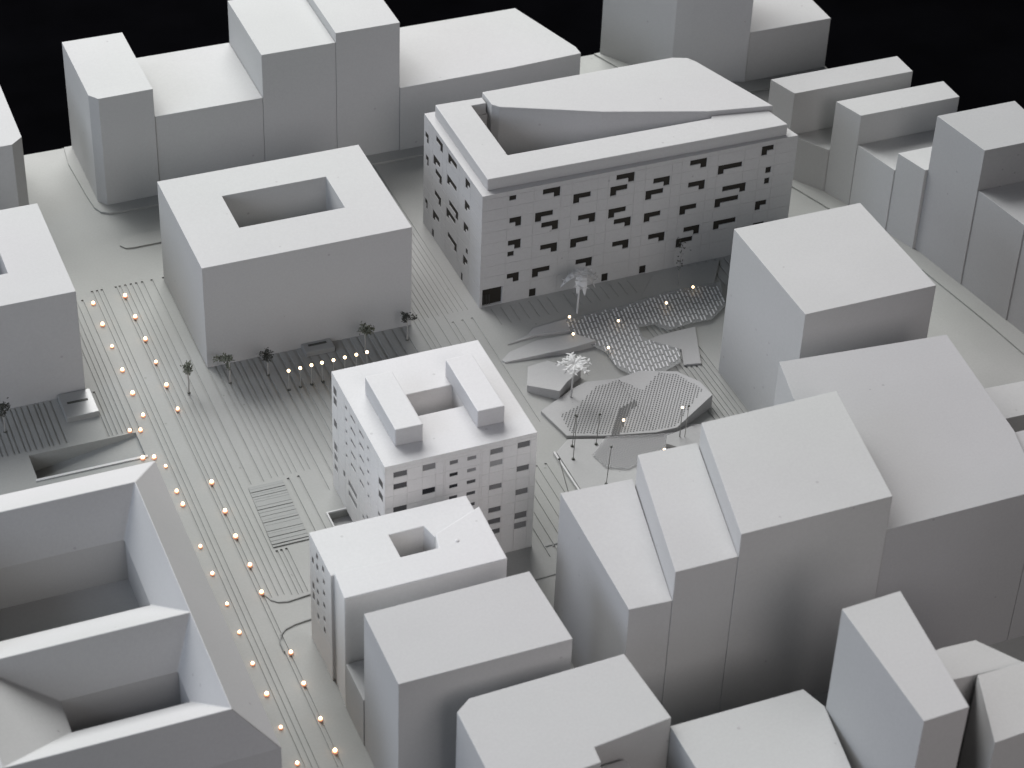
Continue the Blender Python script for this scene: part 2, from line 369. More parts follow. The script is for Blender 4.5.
# ---------------------------------------------------------------- pitched perimeter building, lower left
root = empty('perimeter_building', 10, 58)
tag(root, 'big white perimeter building with steep roofs round deep courtyards, lower left corner', 'building')
ZR, ZE = 6.0, 4.2
XO, XR, XI, XWR, XWO = 14.5, 13.07, 12.33, 5.8, 2.5
yards = [(7.0, 58.5, 62.05, 55.83, 62.9), (8.4, 53.6, 55.08, 51.13, 55.83)]   # west inner eave, south eave, north eave, south ridge, north ridge
YNO, YSO = 65.9, 50.62
bm = bmesh.new()
def q(*p):
    vs = [bm.verts.new((a-10, b-58, c)) for a, b, c in p]; return bm.faces.new(vs)
for (xw, ys_, yn_, rs, rn) in yards:
    q((XWR, rn, ZR), (XR, rn, ZR), (XI, yn_, ZE), (xw, yn_, ZE))
    q((XR, rn, ZR), (XR, rs, ZR), (XI, ys_, ZE), (XI, yn_, ZE))
    q((XR, rs, ZR), (XWR, rs, ZR), (xw, ys_, ZE), (XI, ys_, ZE))
    q((XWR, rs, ZR), (XWR, rn, ZR), (xw, yn_, ZE), (xw, ys_, ZE))
q((XWO, YNO, ZE), (XO, YNO, ZE), (XR, 62.9, ZR), (XWR, 62.9, ZR))
q((XO, YNO, ZE), (XO, YSO, ZE), (XR, 51.13, ZR), (XR, 55.83, ZR), (XR, 62.9, ZR))
q((XO, YSO, ZE), (XWO, YSO, ZE), (XWR, 51.13, ZR), (XR, 51.13, ZR))
q((XWO, YSO, ZE), (XWO, YNO, ZE), (XWR, 62.9, ZR), (XWR, 55.83, ZR), (XWR, 51.13, ZR))
bmesh.ops.remove_doubles(bm, verts=bm.verts[:], dist=1e-3)
es = [e for e in bm.edges if len(e.link_faces) == 2 and e.calc_face_angle(0) > .4]
bmesh.ops.bevel(bm, geom=es, offset=.025, segments=1, affect='EDGES', clamp_overlap=True)
link('roof', bm, WHITE, root)
bm = bmesh.new()
def wall_loop(x0, x1, y0, y1, z0=0, z1=ZE, ins=0):
    P = [(x0-10, y0-58), (x1-10, y0-58), (x1-10, y1-58), (x0-10, y1-58)]
    for i in range(4):
        a, b = P[i], P[(i+1) % 4]
        bm.faces.new([bm.verts.new(v) for v in ((a[0], a[1], z0), (b[0], b[1], z0), (b[0], b[1], z1), (a[0], a[1], z1))])
for (xw, ys_, yn_, rs, rn) in yards: wall_loop(xw-.03, XI+.03, ys_-.03, yn_+.03, z1=ZE+.04)
wall_loop(XWO, XO, YSO, YNO)
link('wall', bm, WHITE, root)
for (xw, ys_, yn_, rs, rn) in yards:
    bm = bmesh.new()
    v = [bm.verts.new((a-10, b-58, 2.3)) for a, b in ((xw-.03, ys_-.03), (XI+.03, ys_-.03), (XI+.03, yn_+.03), (xw-.03, yn_+.03))]; bm.faces.new(v)
    link('courtyard_floor', bm, WHITE, root)

# ---------------------------------------------------------------- long building with L-shaped punched windows
root = empty('window_building', 0, 0)
tag(root, 'long white building with black L shaped window slots round a courtyard', 'building')
OX0, OX1, OY0, OY1, OH = 31.45, 46.32, 76.15, 83.17, 5.755
OF = [(1.22,1.54,5.6,5.34,'s'),(2.75,3.56,5.54,5.04,'r'),(4.18,5.0,4.97,4.55,'l'),(5.91,6.72,4.97,4.54,'l'),(1.26,1.81,4.38,3.92,'r'),(2.44,3.27,4.42,4.0,'l'),(2.75,3.55,3.83,3.33,'r'),(4.46,5.28,3.83,3.31,'r'),(5.89,6.72,3.82,3.36,'l'),(6.18,7.0,3.25,2.74,'r'),(1.23,1.83,3.25,2.75,'r'),(1.23,1.53,2.68,2.41,'s'),(2.75,3.55,2.68,2.19,'r'),(4.16,4.99,2.65,2.22,'l'),(6.18,6.98,2.07,1.57,'r'),(1.24,1.81,1.49,1.04,'r'),(2.42,3.25,1.51,1.09,'l'),(4.47,5.26,1.52,1.02,'r'),(2.32,2.64,0.44,0.02,'s'),(5.77,6.08,0.43,0.02,'s'),(6.16,7.02,5.55,5.02,'r'),(7.94,8.74,4.95,4.45,'r'),(9.65,10.46,5.52,5.0,'r'),(11.05,12.22,4.93,4.49,'l'),(13.12,13.71,5.53,5.06,'l'),(7.61,8.46,4.37,3.95,'l'),(9.65,10.47,4.35,3.81,'r'),(11.36,12.52,3.78,3.28,'r'),(13.42,13.7,4.37,4.08,'s'),(13.42,13.68,3.78,3.51,'s'),(11.05,12.21,3.19,2.75,'l'),(13.1,13.66,2.63,2.19,'l'),(9.34,10.16,3.2,2.75,'l'),(7.62,8.42,3.21,2.81,'l'),(11.09,12.2,2.04,1.6,'l'),(7.91,8.72,2.02,1.54,'r'),(9.63,10.42,2.01,1.56,'r'),(9.31,10.11,1.46,1.08,'l'),(13.1,13.66,1.47,1.04,'l'),(7.6,7.92,.44,.02,'s')]
OL = [(6.44,6.85,4.95,4.5,'r'),(4.71,5.51,5.5,5.02,'r'),(3.0,4.04,5.52,5.05,'l'),(1.44,1.98,5.52,5.04,'l'),(6.41,6.75,3.82,3.36,'r'),(5.0,5.81,4.38,3.9,'l'),(4.76,5.54,3.8,3.34,'r'),(2.99,4.12,4.38,3.95,'l'),(1.43,2.0,4.38,3.87,'l'),(4.81,5.6,2.62,2.16,'r'),(2.73,3.82,3.24,2.8,'r'),(3.03,4.13,2.66,2.2,'l'),(5.01,5.8,1.5,1.0,'l'),(6.47,6.78,1.5,1.05,'r'),(1.52,2.07,3.22,2.71,'l'),(2.81,3.91,1.48,1.0,'r'),(1.51,1.75,2.04,1.78,'s'),(1.51,2.05,1.45,.98,'l'),(5.63,5.87,.44,.02,'s'),(2.04,2.24,.44,.02,'s')]
ROWS = [5.52, 4.96, 4.39, 3.82, 3.23, 2.66, 2.05, 1.5, .44]
def lshape(w, bar=.265, leg=.30):
    a, b, t, bo, k = w
    t = min(ROWS, key=lambda r: abs(r-t)); full = .46 if b-a < 1.05 else .45
    if k == 's':
        h = max(.24, min(.42, t-bo)); return [(a, b, max(.02, t-h), t)]
    R = [(a, b, t-bar, t)]
    leg = min(leg, (b-a)*.5)
    R.append((a, a+leg, t-full-.02, t-bar) if k == 'l' else (b-leg, b, t-full-.02, t-bar))
    return R
LEN = OY1-OY0
def flip(rs): return [(LEN-b, LEN-a, c, d) for a, b, c, d in rs]
fronts = [lshape(w) for w in OF]
lefts = [flip(lshape((w[0], w[1], w[2], w[3], {'l': 'r', 'r': 'l', 's': 's'}[w[4]]))) for w in OL]
ent = [(.12, 1.05, .02, .92)]
def grooves(L, z1, us, vs, w=.016, d=.012):
    return [(u-w/2, u+w/2, 0, z1, d, True) for u in us]+[(0, L, v-w/2, v+w/2, d, True) for v in vs]
bm = bmesh.new()
prism(bm, [(OX0, OY0), (OX1, OY0), (44.62, OY1), (OX0, OY1)], 0, OH, hole=[(33.3, 78.0), (42.75, 78.0), (42.75, 79.2), (36, 82.2), (33.3, 82.2)], skip=(0, 3))
bevel(bm, .02)
JU = [.62+.585*i for i in range(24)]; JV = [r+.03 for r in ROWS[:-1]]+[.9]
cells = [(a, b, c, d, .14, False) for R in fronts+[ent] for (a, b, c, d) in R]+grooves(OX1-OX0, OH, [1.15, 2.35, 3.6, 4.1, 5.3, 5.8, 7.05, 7.55, 8.8, 9.27, 10.55, 11.0, 12.3, 13.05, 13.8], JV)
F0 = facade(bm, (OX0, OY0), (OX1, OY0), 0, OH, cells)
cells = [(a, b, c, d, .14, False) for R in lefts for (a, b, c, d) in R]+grooves(LEN, OH, [LEN-u for u in (1.35, 2.7, 4.2, 4.7, 5.9, 6.35)], JV)
F1 = facade(bm, (OX0, OY1), (OX0, OY0), 0, OH, cells)
link('wall', bm, WHITE, root)
for R in fronts: pane(R, *F0, .045, BLACK, root)
for R in lefts: pane(R, *F1, .022, BLACK, root)
pane(ent, *F0, .135, BLACK, root, name='entrance_opening')
bm = bmesh.new()   # dim entrance screen: thin vertical bars
for k in range(6):
    x = OX0+.15+k*.07; box(bm, x, x+.02, OY0+.09, OY0+.11, .02, .55)
link('entrance_screen', bm, mat('screen_bar', (.05, .05, .047), .7), root)
bm = bmesh.new()
prism(bm, [(31.80, 76.5), (45.82, 76.32), (45.52, 77.72), (42.92, 78.02), (42.88, 77.86), (33.3, 78.0), (33.3, 82.25), (34.0, 82.25), (34.0, 82.75), (31.82, 82.82)], OH+.004, 6.32, bottom=True); bevel(bm, .035)
link('roof_slab', bm, WHITE, root)
bm = bmesh.new()
prism(bm, [(34.04, 82.86), (34.06, 81.75), (34.3, 81.45), (38.4, 79.62), (42.85, 78.13), (45.75, 77.64), (44.2, 82.2), (43.95, 82.65), (43.3, 82.9)], OH+.004, 6.52, bottom=True); bevel(bm, .035)
bm.faces.ensure_lookup_table()
link('roof_volume', bm, WHITE, root)
bm = bmesh.new()   # courtyard wall under the roof volume, standing just inside the opening
prism(bm, [(34.055, 81.745), (34.297, 81.443), (38.397, 79.613), (42.74, 78.16), (42.74, 78.6), (36, 82.15), (34.055, 82.15)], 0.0, 6.42)
link('courtyard_wall', bm, WHITE, root)

# ---------------------------------------------------------------- central apartment cube with window grid
root = empty('apartment_building', 0, 0)
tag(root, 'bright white apartment cube with a window grid and two long boxes on its roof', 'building')
RX0, RX1, RY0, RY1, RH = 21.75, 27.70, 61.1, 67.1, 5.62
RF = [(.34,.86,5.01,5.27,.2),(.34,.86,4.45,4.71,.1),(.34,.86,3.34,3.60,.1),(1.46,1.96,5.01,5.29,.4),(1.46,1.96,3.88,4.15,0),(2.51,2.84,5.01,5.2,.3),(2.51,2.84,4.44,4.61,0),(2.51,2.84,3.88,4.05,0),(2.51,2.84,3.33,3.5,.1),(3.2,3.55,5.02,5.2,.4),(3.2,3.55,4.45,4.62,.4),(3.2,3.55,3.89,4.06,.1),(3.2,3.55,3.33,3.5,.1),(3.2,3.55,2.77,2.94,.1),(4.1,4.6,5.04,5.3,.3),(4.1,4.6,4.47,4.73,.5),(4.1,4.6,3.33,3.58,.3),(4.1,4.6,2.2,2.45,.2),(4.1,4.6,1.62,1.88,.2),(4.1,4.6,1.1,1.35,.2),(5.18,5.67,5.04,5.32,.2),(5.18,5.67,3.91,4.18,.2),(5.18,5.67,2.77,3.05,.3),(5.18,5.67,1.58,1.89,.3),(5.18,5.67,1.08,1.39,.4),(1.46,1.96,2.75,3.0,.2),(.34,.86,2.2,2.45,.2),(.34,.86,1.1,1.35,.1),(1.46,1.96,1.6,1.85,.1),(2.51,2.84,2.2,2.4,.1)]
RL = [(5.42,5.80,4.72,5.11,.2),(5.42,5.80,4.25,4.62,.2),(5.42,5.80,3.15,3.52,.2),(5.42,5.80,2.0,2.38,.3),(5.42,5.80,1.5,1.84,.3),(5.42,5.80,1.0,1.3,.3),(4.2,4.4,5.05,5.2,.2),(4.2,4.4,4.47,4.62,.2),(4.2,4.4,3.9,4.05,.2),(4.2,4.4,3.31,3.46,.3),(4.2,4.4,2.72,2.87,.3),(3.26,3.8,5.07,5.23,.2),(3.26,3.8,4.49,4.65,.2),(3.26,3.8,3.91,4.07,.2),(3.26,3.8,3.32,3.48,.2),(3.26,3.8,2.73,2.89,.2),(2.3,2.8,5.1,5.26,.2),(2.3,2.8,4.53,4.69,.2),(2.3,2.8,3.93,4.09,.2),(2.3,2.8,3.34,3.5,.2),(2.3,2.8,2.73,2.89,.2),(1.72,1.91,5.05,5.2,.2),(1.72,1.91,4.47,4.62,.2),(1.72,1.91,3.89,4.04,.2),(1.72,1.91,3.31,3.46,.3),(1.72,1.91,2.72,2.87,.3),(4.5,4.72,1.5,1.8,.2),(3.15,4.12,1.5,1.78,.3),(3.15,4.12,1.0,1.27,.3),(.2,.66,4.35,4.7,0),(.2,.66,3.74,4.08,0),(.42,.74,2.8,2.97,.1),(2.28,2.5,1.2,1.36,.3),(1.83,2.04,1.56,1.72,.3)]
bm = bmesh.new()
prism(bm, rect(RX0, RX1, RY0, RY1), 0, RH, hole=rect(23.92, 25.77, 63.47, 64.8), skip=(0, 3)); bevel(bm, .03)
LEN2 = RY1-RY0
JV2 = [5.29, 4.73, 4.16, 3.6, 3.03, 2.46, 1.9, 1.4]
cells = [(a, b, c, d, .10, False) for a, b, c, d, e in RF]+grooves(5.95, RH, [.06, .34, .87, 1.45, 1.97, 2.27, 2.35, 3.71, 3.79, 4.08, 4.63, 5.17, 5.7], JV2+[5.45])
F0 = facade(bm, (RX0, RY0), (RX1, RY0), 0, RH, cells)
cells = [(LEN2-b, LEN2-a, c, d, .10, False) for a, b, c, d, e in RL]+grooves(LEN2, RH, [LEN2-u for u in (.1, .72, 1.6, 2.2, 2.9, 3.2, 3.9, 4.5, 5.3)], JV2)
F1 = facade(bm, (RX0, RY1), (RX0, RY0), 0, RH, cells)
two_tone(link('wall', bm, BRIGHT, root), FACADE)
for a, b, c, d, e in RF:
    w = pane([(a, b, c, d)], *F0, .03, grey(e), root)
for a, b, c, d, e in RL:
    pane([(LEN2-b, LEN2-a, c, d)], *F1, .02, grey(e), root)
for x in (22.5, 25.7):
    bm = bmesh.new(); prism(bm, [(x, 62.07), (x+1.06, 62.05), (x+1.07, 65.4), (x, 65.4)], RH+.004, 6.4, bottom=True); bevel(bm, .035)
    link('roof_box', bm, BRIGHT, root)
bm = bmesh.new(); prism(bm, rect(23.9, 25.79, 63.45, 64.82), 3.9, 4.0); link('courtyard_floor', bm, BRIGHT, root)

# ---------------------------------------------------------------- notched courtyard building at the street corner
root = empty('corner_building', 0, 0)
tag(root, 'white corner building with tiny slot windows and a creased roof round a small opening', 'building')
SP = [(18.3, 59.3), (18.3, 56.92), (18.42, 56.92), (18.42, 56.846), (20.88, 56.846), (20.88, 58.23), (22.2, 58.25), (22.36, 57.568), (24.2, 58.355), (24.2, 59.3)]
SP = ccw(SP)
i0 = [i for i in range(len(SP)) if abs(SP[i][0]-18.3) < 1e-6 and abs(SP[(i+1) % len(SP)][0]-18.3) < 1e-6][0]
bm = bmesh.new(); prism(bm, SP, 0, 5.04, skip=(i0,)); bevel(bm, .03)
SW = [(2.02,4.02,.36),(1.52,4.62,.32),(1.52,4.12,.32),(.85,4.6,.32),(2.02,2.81,.38),(1.52,3.47,.27),(.8,4.05,.27),(2.02,2.3,.41),(1.52,2.41,.32),(.8,3.51,.27),(1.52,1.75,.29),(.8,2.92,.27),(.8,2.27,.27),(.8,1.72,.32),(1.52,2.95,.27)]
L3 = 2.38
rects = [(L3-u-.11, L3-u+.11, z-h*.42, z+h*.42) for u, z, h in SW]
F0 = facade(bm, (18.3, 59.3), (18.3, 56.92), 0, 5.04, [(*r_, .1, False) for r_ in rects]+grooves(L3, 5.04, [], [4.35, 3.78, 3.2, 2.6, 2.05, 1.45]))
two_tone(link('wall', bm, BRIGHT, root), FACADE)
for r_ in rects: pane([r_], *F0, .02, grey(.1), root)
bm = bmesh.new()
prism(bm, [(18.31, 55.5), (24.27, 55.5), (24.36, 58.42), (22.37, 57.56), (22.22, 56.84), (18.40, 56.84)], 0, 5.21); bevel(bm, .05, 3)
two_tone(link('front_wing', bm, BRIGHT, root), FACADE)
bm = bmesh.new(); ball(bm, (22.95, 56.95, 5.205), .085, 3, .45); link('roof_vent', bm, BRIGHT, root, smooth=True)

# ---------------------------------------------------------------- street furniture and paving features
bm = bmesh.new()
y = 64.36; k = 0
while y < 68.0:
    w = random.choice([.11, .13, .16, .2]); z = random.choice([.01, .02, .03])
    box(bm, 18.52+(y-64.3)*.035-.1, 20.0+(y-64.3)*.02-.12, y, y+w, .003, z+.03); y += w+random.choice([.012, .02, .03]); k += 1
o = link('slatted_cover', bm, SLATE); tag(o, 'grey slatted rectangular cover in the striped paving left of the apartment cube', 'slatted cover')
bm = bmesh.new()
prism(bm, rect(20.93, 22.02, 64.61, 65.58), .002, .07, hole=rect(21.0, 21.95, 64.68, 65.5)); bevel(bm, .01, 1)
root = empty('light_well', 0, 0); tag(root, 'small rectangular light well with a pale raised rim beside the apartment cube', 'light well')
link('rim', bm, PALE, root)
bm = bmesh.new()
v = [bm.verts.new(p) for p in ((20.99, 64.67, -.32), (21.96, 64.67, -.32), (21.96, 65.51, -.32), (20.99, 65.51, -.32))]; bm.faces.new(v)
link('well_floor', bm, PALE, root)
# sunken ramp
root = empty('sunken_ramp', 0, 0); tag(root, 'long sunken ramp cut into the paving beside the pitched perimeter building, left side', 'ramp')
bm = bmesh.new(); v = [bm.verts.new(p) for p in ((10.98, 71.28, -.9), (15.35, 71.28, -.16), (15.35, 72.87, -.16), (10.98, 72.87, -.9))]; bm.faces.new(v)
link('ramp_floor', bm, GROUND, root)
bm = bmesh.new(); prism(bm, rect(10.93, 15.4, 71.16, 71.28), .003, .05); link('edge_kerb', bm, PALE, root)
# acrylic entrance canopies
def canopy(x0, x1, y0, y1, h, label):
    r = empty('entrance_canopy', 0, 0); tag(r, label, 'canopy')
    bm = bmesh.new(); prism(bm, rect(x0, x1, y0, y1), .004, h, bottom=True); bevel(bm, .05, 3); link('canopy_block', bm, ACRYL, r)
    bm = bmesh.new(); box(bm, x0+.25, x1-.25, (y0+y1)/2+.05, (y0+y1)/2+.17, h+.002, h+.02); link('slot', bm, WIRE, r)
canopy(12.9, 14.25, 74.35, 75.95, .26, 'frosted translucent entrance block against the left courtyard building wall')
canopy(23.3, 24.6, 75.3, 75.98, .22, 'small grey translucent entrance block at the foot of the plain plain courtyard building')

# terrain pads of the plaza
def pad(poly, z, label, m=PAD, z0=.003):
    bm = bmesh.new(); prism(bm, poly, z0, z); bevel(bm, .03, 2); o = link('terrain_pad', bm, m); tag(o, label, 'terrain pad'); return o
def plane3(a, b, c):
    """height function through three points (x,y,z)"""
    (x1, y1, z1), (x2, y2, z2), (x3, y3, z3) = a, b, c
    n = Vector((x2-x1, y2-y1, z2-z1)).cross(Vector((x3-x1, y3-y1, z3-z1)))
    return lambda x, y: z1-(n.x*(x-x1)+n.y*(y-y1))/n.z
pad([(30.95, 72.3), (31.5, 72.75), (32.89, 73.05), (34.5, 72.8), (35.1, 71.9), (33.85, 71.85), (32.72, 71.95), (31.05, 72.1)], plane3((31, 72.2, .06), (34.5, 73.2, .2), (34.5, 71.7, .32)), 'low wedge shaped terrain pad tapering to a point, left side of the plaza')
pad([(31.6, 73.25), (32.63, 73.55), (33.05, 73.9), (34.9, 74.0), (34.9, 73.1), (33.0, 73.4)], plane3((31.6, 73.2, .05), (34.9, 74, .18), (34.9, 73.1, .16)), 'thin shaded terrain pad between the wedge pad and the punched window building')
pad([(31.16, 70.02), (31.75, 71.35), (32.67, 71.45), (33.65, 70.15), (32.75, 69.54), (32.2, 69.02)], plane3((31.2, 70, .34), (33.6, 70.1, .42), (31.9, 71.4, .2)), 'blocky four sided terrain pad under the white paper palm')
pad([(30.75, 65.9), (31.5, 66.5), (33.0, 66.0), (35.0, 65.3), (36.4, 65.8), (37.4, 65.4), (36.9, 62.2), (30.75, 62.2)], .09, 'large flat pale terrain pad carrying the thin dark posts, behind the stepped row')
pad([(37.35, 71.5), (37.95, 71.66), (39.7, 71.7), (38.8, 69.25), (38.05, 69.4), (38.42, 70.4), (37.7, 71.1)], .09, 'flat grey terrain pad filling the notch on the right of the upper hatched surface')
pad([(38.3, 74.4), (39.6, 75.9), (42.9, 75.9), (41.9, 74.35)], plane3((38.3, 74.4, .02), (42.9, 75.9, .07), (39.6, 75.9, .03)), 'shaded tilted terrain pad between the upper hatched surface and the window slots', m=GROUND)
pad([(35.0, 64.65), (35.25, 65.1), (36.6, 65.5), (36.9, 64.2), (35.9, 64.0)], plane3((35, 64.7, .32), (36.6, 65.5, .16), (35.9, 64, .14)), 'small tilted triangular terrain pad at the foot of the lit tall lamp')
bm = bmesh.new(); prism(bm, [(30.6, 65.9), (30.68, 65.9), (30.70, 62.2), (30.62, 62.2)], .003, .14); tag(link('edge_strip', bm, PALE), 'thin bright white strip edging the pale pad right of the apartment cube', 'edge strip')

def slats(bm, poly, zfn, ang, pitch, w, t, jitter=.0, dash=None):
    """parallel bars clipped to an outline"""
    c, s_ = math.cos(ang), math.sin(ang)
    P = [(x*c+y*s_, -x*s_+y*c) for x, y in poly]       # local: a along bars, b across
    b0, b1 = min(p[1] for p in P), max(p[1] for p in P); b = b0+pitch/2
    while b < b1:
        xsn = []
        for i in range(len(P)):
            (a1, q1), (a2, q2) = P[i], P[(i+1) % len(P)]
            if (q1 > b) != (q2 > b): xsn.append(a1+(b-q1)*(a2-a1)/(q2-q1))
        xsn.sort()
        for k in range(0, len(xsn)-1, 2):
            a0, a3 = xsn[k]+random.uniform(0, jitter), xsn[k+1]-random.uniform(0, jitter)
            if a3-a0 < .1: continue
            segs = [(a0, a3)]
            if dash:
                segs = []; q_ = a0
                while q_ < a3: segs.append((q_, min(q_+dash[0], a3))); q_ += dash[0]+dash[1]
            for a0, a3 in segs:
              pts = [(a0*c-(b-w/2)*s_, a0*s_+(b-w/2)*c), (a3*c-(b-w/2)*s_, a3*s_+(b-w/2)*c), (a3*c-(b+w/2)*s_, a3*s_+(b+w/2)*c), (a0*c-(b+w/2)*s_, a0*s_+(b+w/2)*c)]
              prism(bm, pts, lambda x, y: zfn(x, y), lambda x, y: zfn(x, y)+t, bottom=True)
        b += pitch
PD = [(34.54,73.85),(36.0,73.95),(37.24,73.98),(38.13,74.1),(39.71,74.3),(42.09,74.2),(41.55,72.54),(40.53,71.81),(39.58,71.84),(38.39,71.73),(37.98,72.3),(37.3,72.35),(37.17,71.6),(37.6,71.07),(38.33,70.39),(37.95,69.49),(36.87,69.07),(35.83,69.0),(35.27,70.0),(35.24,71.18),(34.83,71.93),(34.38,72.61)]
def clear(name, col, alpha):
    m = mat(name, col, .35, .03, 0, 0, spec=.4); m.node_tree.nodes['Principled BSDF'].inputs['Alpha'].default_value = alpha; return m
SHEET = clear('clear_sheet', (.36, .37, .37), .32)
INK = mat('dark_perforation', (.10, .10, .10), .7, .1, 0, 0)
root = empty('printed_sheet', 0, 0); tag(root, 'upper hatched plaza surface of pale parallel dashes with an irregular outline', 'hatched surface')
bm = bmesh.new(); prism(bm, PD, .17, .19, bottom=True); link('clear_sheet', bm, SHEET, root)
bm = bmesh.new(); slats(bm, PD, lambda x, y: .194, math.radians(80), .165, .058, .018, .35, dash=(.34, .09)); link('pale_dashes', bm, LATT, root)
bm = bmesh.new()
for x, y in ((34.8, 73.6), (35.5, 71.3), (36.8, 69.5), (38.0, 73.9), (40.8, 72.2), (41.4, 73.8), (36.6, 72.2)): tube(bm, [(x, y, 0), (x, y, .17)], .03, .03, 7)
link('support_pins', bm, STEM, root)
root = empty('perforated_plate', 0, 0); tag(root, 'lower perforated plaza plate with fine dark dots and a raised right corner', 'perforated plate')
zc = lambda x, y: .16+max(0.0, (x-35.0))*.17
PL_ = [(31.14,68.47),(32.91,69.39),(33.61,69.64),(35.0,69.40),(35.0,65.6),(33.0,66.09),(31.51,66.62)]
PR_ = [(35.0,69.40),(36.0,69.37),(37.3,68.56),(37.85,67.5),(37.95,66.5),(35.86,65.44),(35.0,65.6)]
bm = bmesh.new(); prism(bm, PL_, .003, .16); bevel(bm, .015, 1); link('flat_plate', bm, PAD, root)
bm = bmesh.new(); prism(bm, PR_, .003, zc); bevel(bm, .015, 1); link('raised_corner', bm, PAD, root)
DOTS = [(31.8,68.0),(32.6,68.2),(33.9,69.2),(35.0,69.3),(35.6,68.2),(36.6,68.9),(37.25,68.4),(37.75,67.0),(35.86,65.55),(33.0,66.18),(31.7,66.72)]
bm = bmesh.new(); slats(bm, DOTS, lambda x, y: zc(x, y)+.004, math.radians(55), .12, .05, .005, .06, dash=(.07, .05)); link('perforations', bm, INK, root)
LOW = [(32.0,65.2),(33.0,66.05),(35.0,65.5),(35.9,65.35),(34.39,64.3),(33.0,63.9),(32.2,64.3)]
bm = bmesh.new(); prism(bm, LOW, .15, .16, bottom=True); link('low_sheet', bm, clear('pale_sheet', (.40, .40, .41), .25), root)
bm = bmesh.new(); slats(bm, LOW, lambda x, y: .164, math.radians(-38), .11, .035, .005, .06, dash=(.06, .05)); link('low_perforations', bm, INK, root)
SLOT = [(33.2,66.0),(33.5,66.0),(34.6,67.3),(35.6,67.75),(35.5,68.0),(34.2,67.5)]
bm = bmesh.new(); slats(bm, SLOT, lambda x, y: .172, math.radians(55), .11, .075, .004, 0); link('open_slots', bm, INK, root)

# ---------------------------------------------------------------- lamps
ORD = ['first', 'second', 'third', 'fourth', 'fifth', 'sixth', 'seventh', 'eighth', 'ninth', 'tenth', 'eleventh', 'twelfth', 'thirteenth', 'fourteenth', 'fifteenth', 'sixteenth', 'seventeenth', 'eighteenth']
def copy_thing(root):
    r = root.copy(); COL.objects.link(r)
    for ch in root.children:
        c = ch.copy(); COL.objects.link(c); c.parent = r
    return r
proto = empty('ground_lamp', 0, 0)
bm = bmesh.new(); tube(bm, [(0, 0, 0.0), (0, 0, .05)], .098, .085, 14); link('base', bm, HALO, proto)
bm = bmesh.new(); ball(bm, (0, 0, .10), .062, 3); link('bulb', bm, BULB, proto, smooth=True)
used = [False]
def ground_lamp(x, y, label, group):
    r = proto if not used[0] else copy_thing(proto); used[0] = True
    r.location = (x*U, y*U, 0); r.rotation_euler = (0, 0, random.uniform(0, 6)); k_ = random.uniform(.82, 1.12); r.scale = (k_, k_, k_); tag(r, label, 'lamp', group)
A = [81.91, 80.29, 78.66, 76.93, 75.28, 73.74, 70.34, 68.72, 67.89, 65.32, 63.71, 61.94, 60.35, 58.65, 57.02, 55.31, 53.51]
for i, y in enumerate(A):
    ground_lamp(15.87+random.uniform(-.02, .02), y, 'glowing bulb, %s from the far end of the left street row' % ORD[i], 'glowing bulbs in the left street row')
B = [81.99, 80.36, 78.69, 77.0, 75.34, 73.66, 68.78, 66.96, 65.41, 63.68, 62.1, 58.72, 57.06, 55.22, 53.6]
for i, y in enumerate(B):
    ground_lamp(17.29+random.uniform(-.03, .03), y, 'glowing bulb, %s from the far end of the right street row' % ORD[i], 'glowing bulbs in the right street row')
R4 = 'glowing bulbs round the ramp mouth'
ground_lamp(15.54, 72.85, 'glowing bulb at the far right corner of the sunken ramp mouth', R4)
ground_lamp(15.13, 72.97, 'glowing bulb on the far edge of the ramp, left of the corner bulb', R4)
ground_lamp(15.17, 71.13, 'glowing bulb on the near edge of the ramp, close to the white roof tip', R4)
ground_lamp(15.60, 71.02, 'glowing bulb with a dark base at the near right corner of the ramp mouth', R4)
# bulbs on posts before the plain courtyard cube
proto2 = empty('post_lamp', 0, 0)
bm = bmesh.new(); tube(bm, [(0, 0, 0), (0, 0, .93)], .017, .017, 8); link('post', bm, STEM, proto2)
bm = bmesh.new(); tube(bm, [(0, 0, 0), (0, 0, .03)], .075, .065, 12); link('base', bm, WIRE, proto2)
bm = bmesh.new(); ball(bm, (0, 0, .99), .066, 3); link('bulb', bm, BULBW, proto2, smooth=True)
for i in range(8):
    r = proto2 if i == 0 else copy_thing(proto2)
    x0, y0 = 21.96+i*.494, 73.42+i*.02
    r.location = (x0*U, y0*U, 0); r.rotation_euler = (random.uniform(-.02, .02), random.uniform(-.02, .02), 0)
    tag(r, 'small lit bulb on a post, %s from left before the courtyard building' % ORD[i], 'lamp', 'post lamps before the plain courtyard building')
def small_lamp(x, y, h, label):
    r = empty('plaza_lamp', x, y)
    bm = bmesh.new(); tube(bm, [(0, 0, 0), (.01, 0, h)], .025, .022, 7); link('post', bm, STEM, r)
    bm = bmesh.new(); ball(bm, (.01, 0, h+.05), .055, 3); link('bulb', bm, BULBW, r, smooth=True)
    tag(r, label, 'lamp', 'bulbs over the hatched plaza')
for x, y, t in [(34.62, 73.69, 'lit bulb at the foot of the standing palm, upper left of the hatched plaza'), (34.29, 72.51, 'lit bulb with a brown halo at the left tip of the upper hatched surface'), (36.49, 72.73, 'lit bulb in the middle of the upper hatched surface'), (35.31, 71.12, 'lit bulb at the left edge of the upper hatched surface, above the paper palm'), (38.99, 73.23, 'lit bulb on the far part of the upper hatched surface, second from right'), (40.6, 73.92, 'lit bulb farthest right on the plaza, under the window slots'), (33.91, 66.45, 'single lit bulb in the middle of the lower hatched surface'), (34.68, 64.18, 'pink lit bulb just behind the low roof edge of the stepped row')]:
    small_lamp(x, y, .40, t)

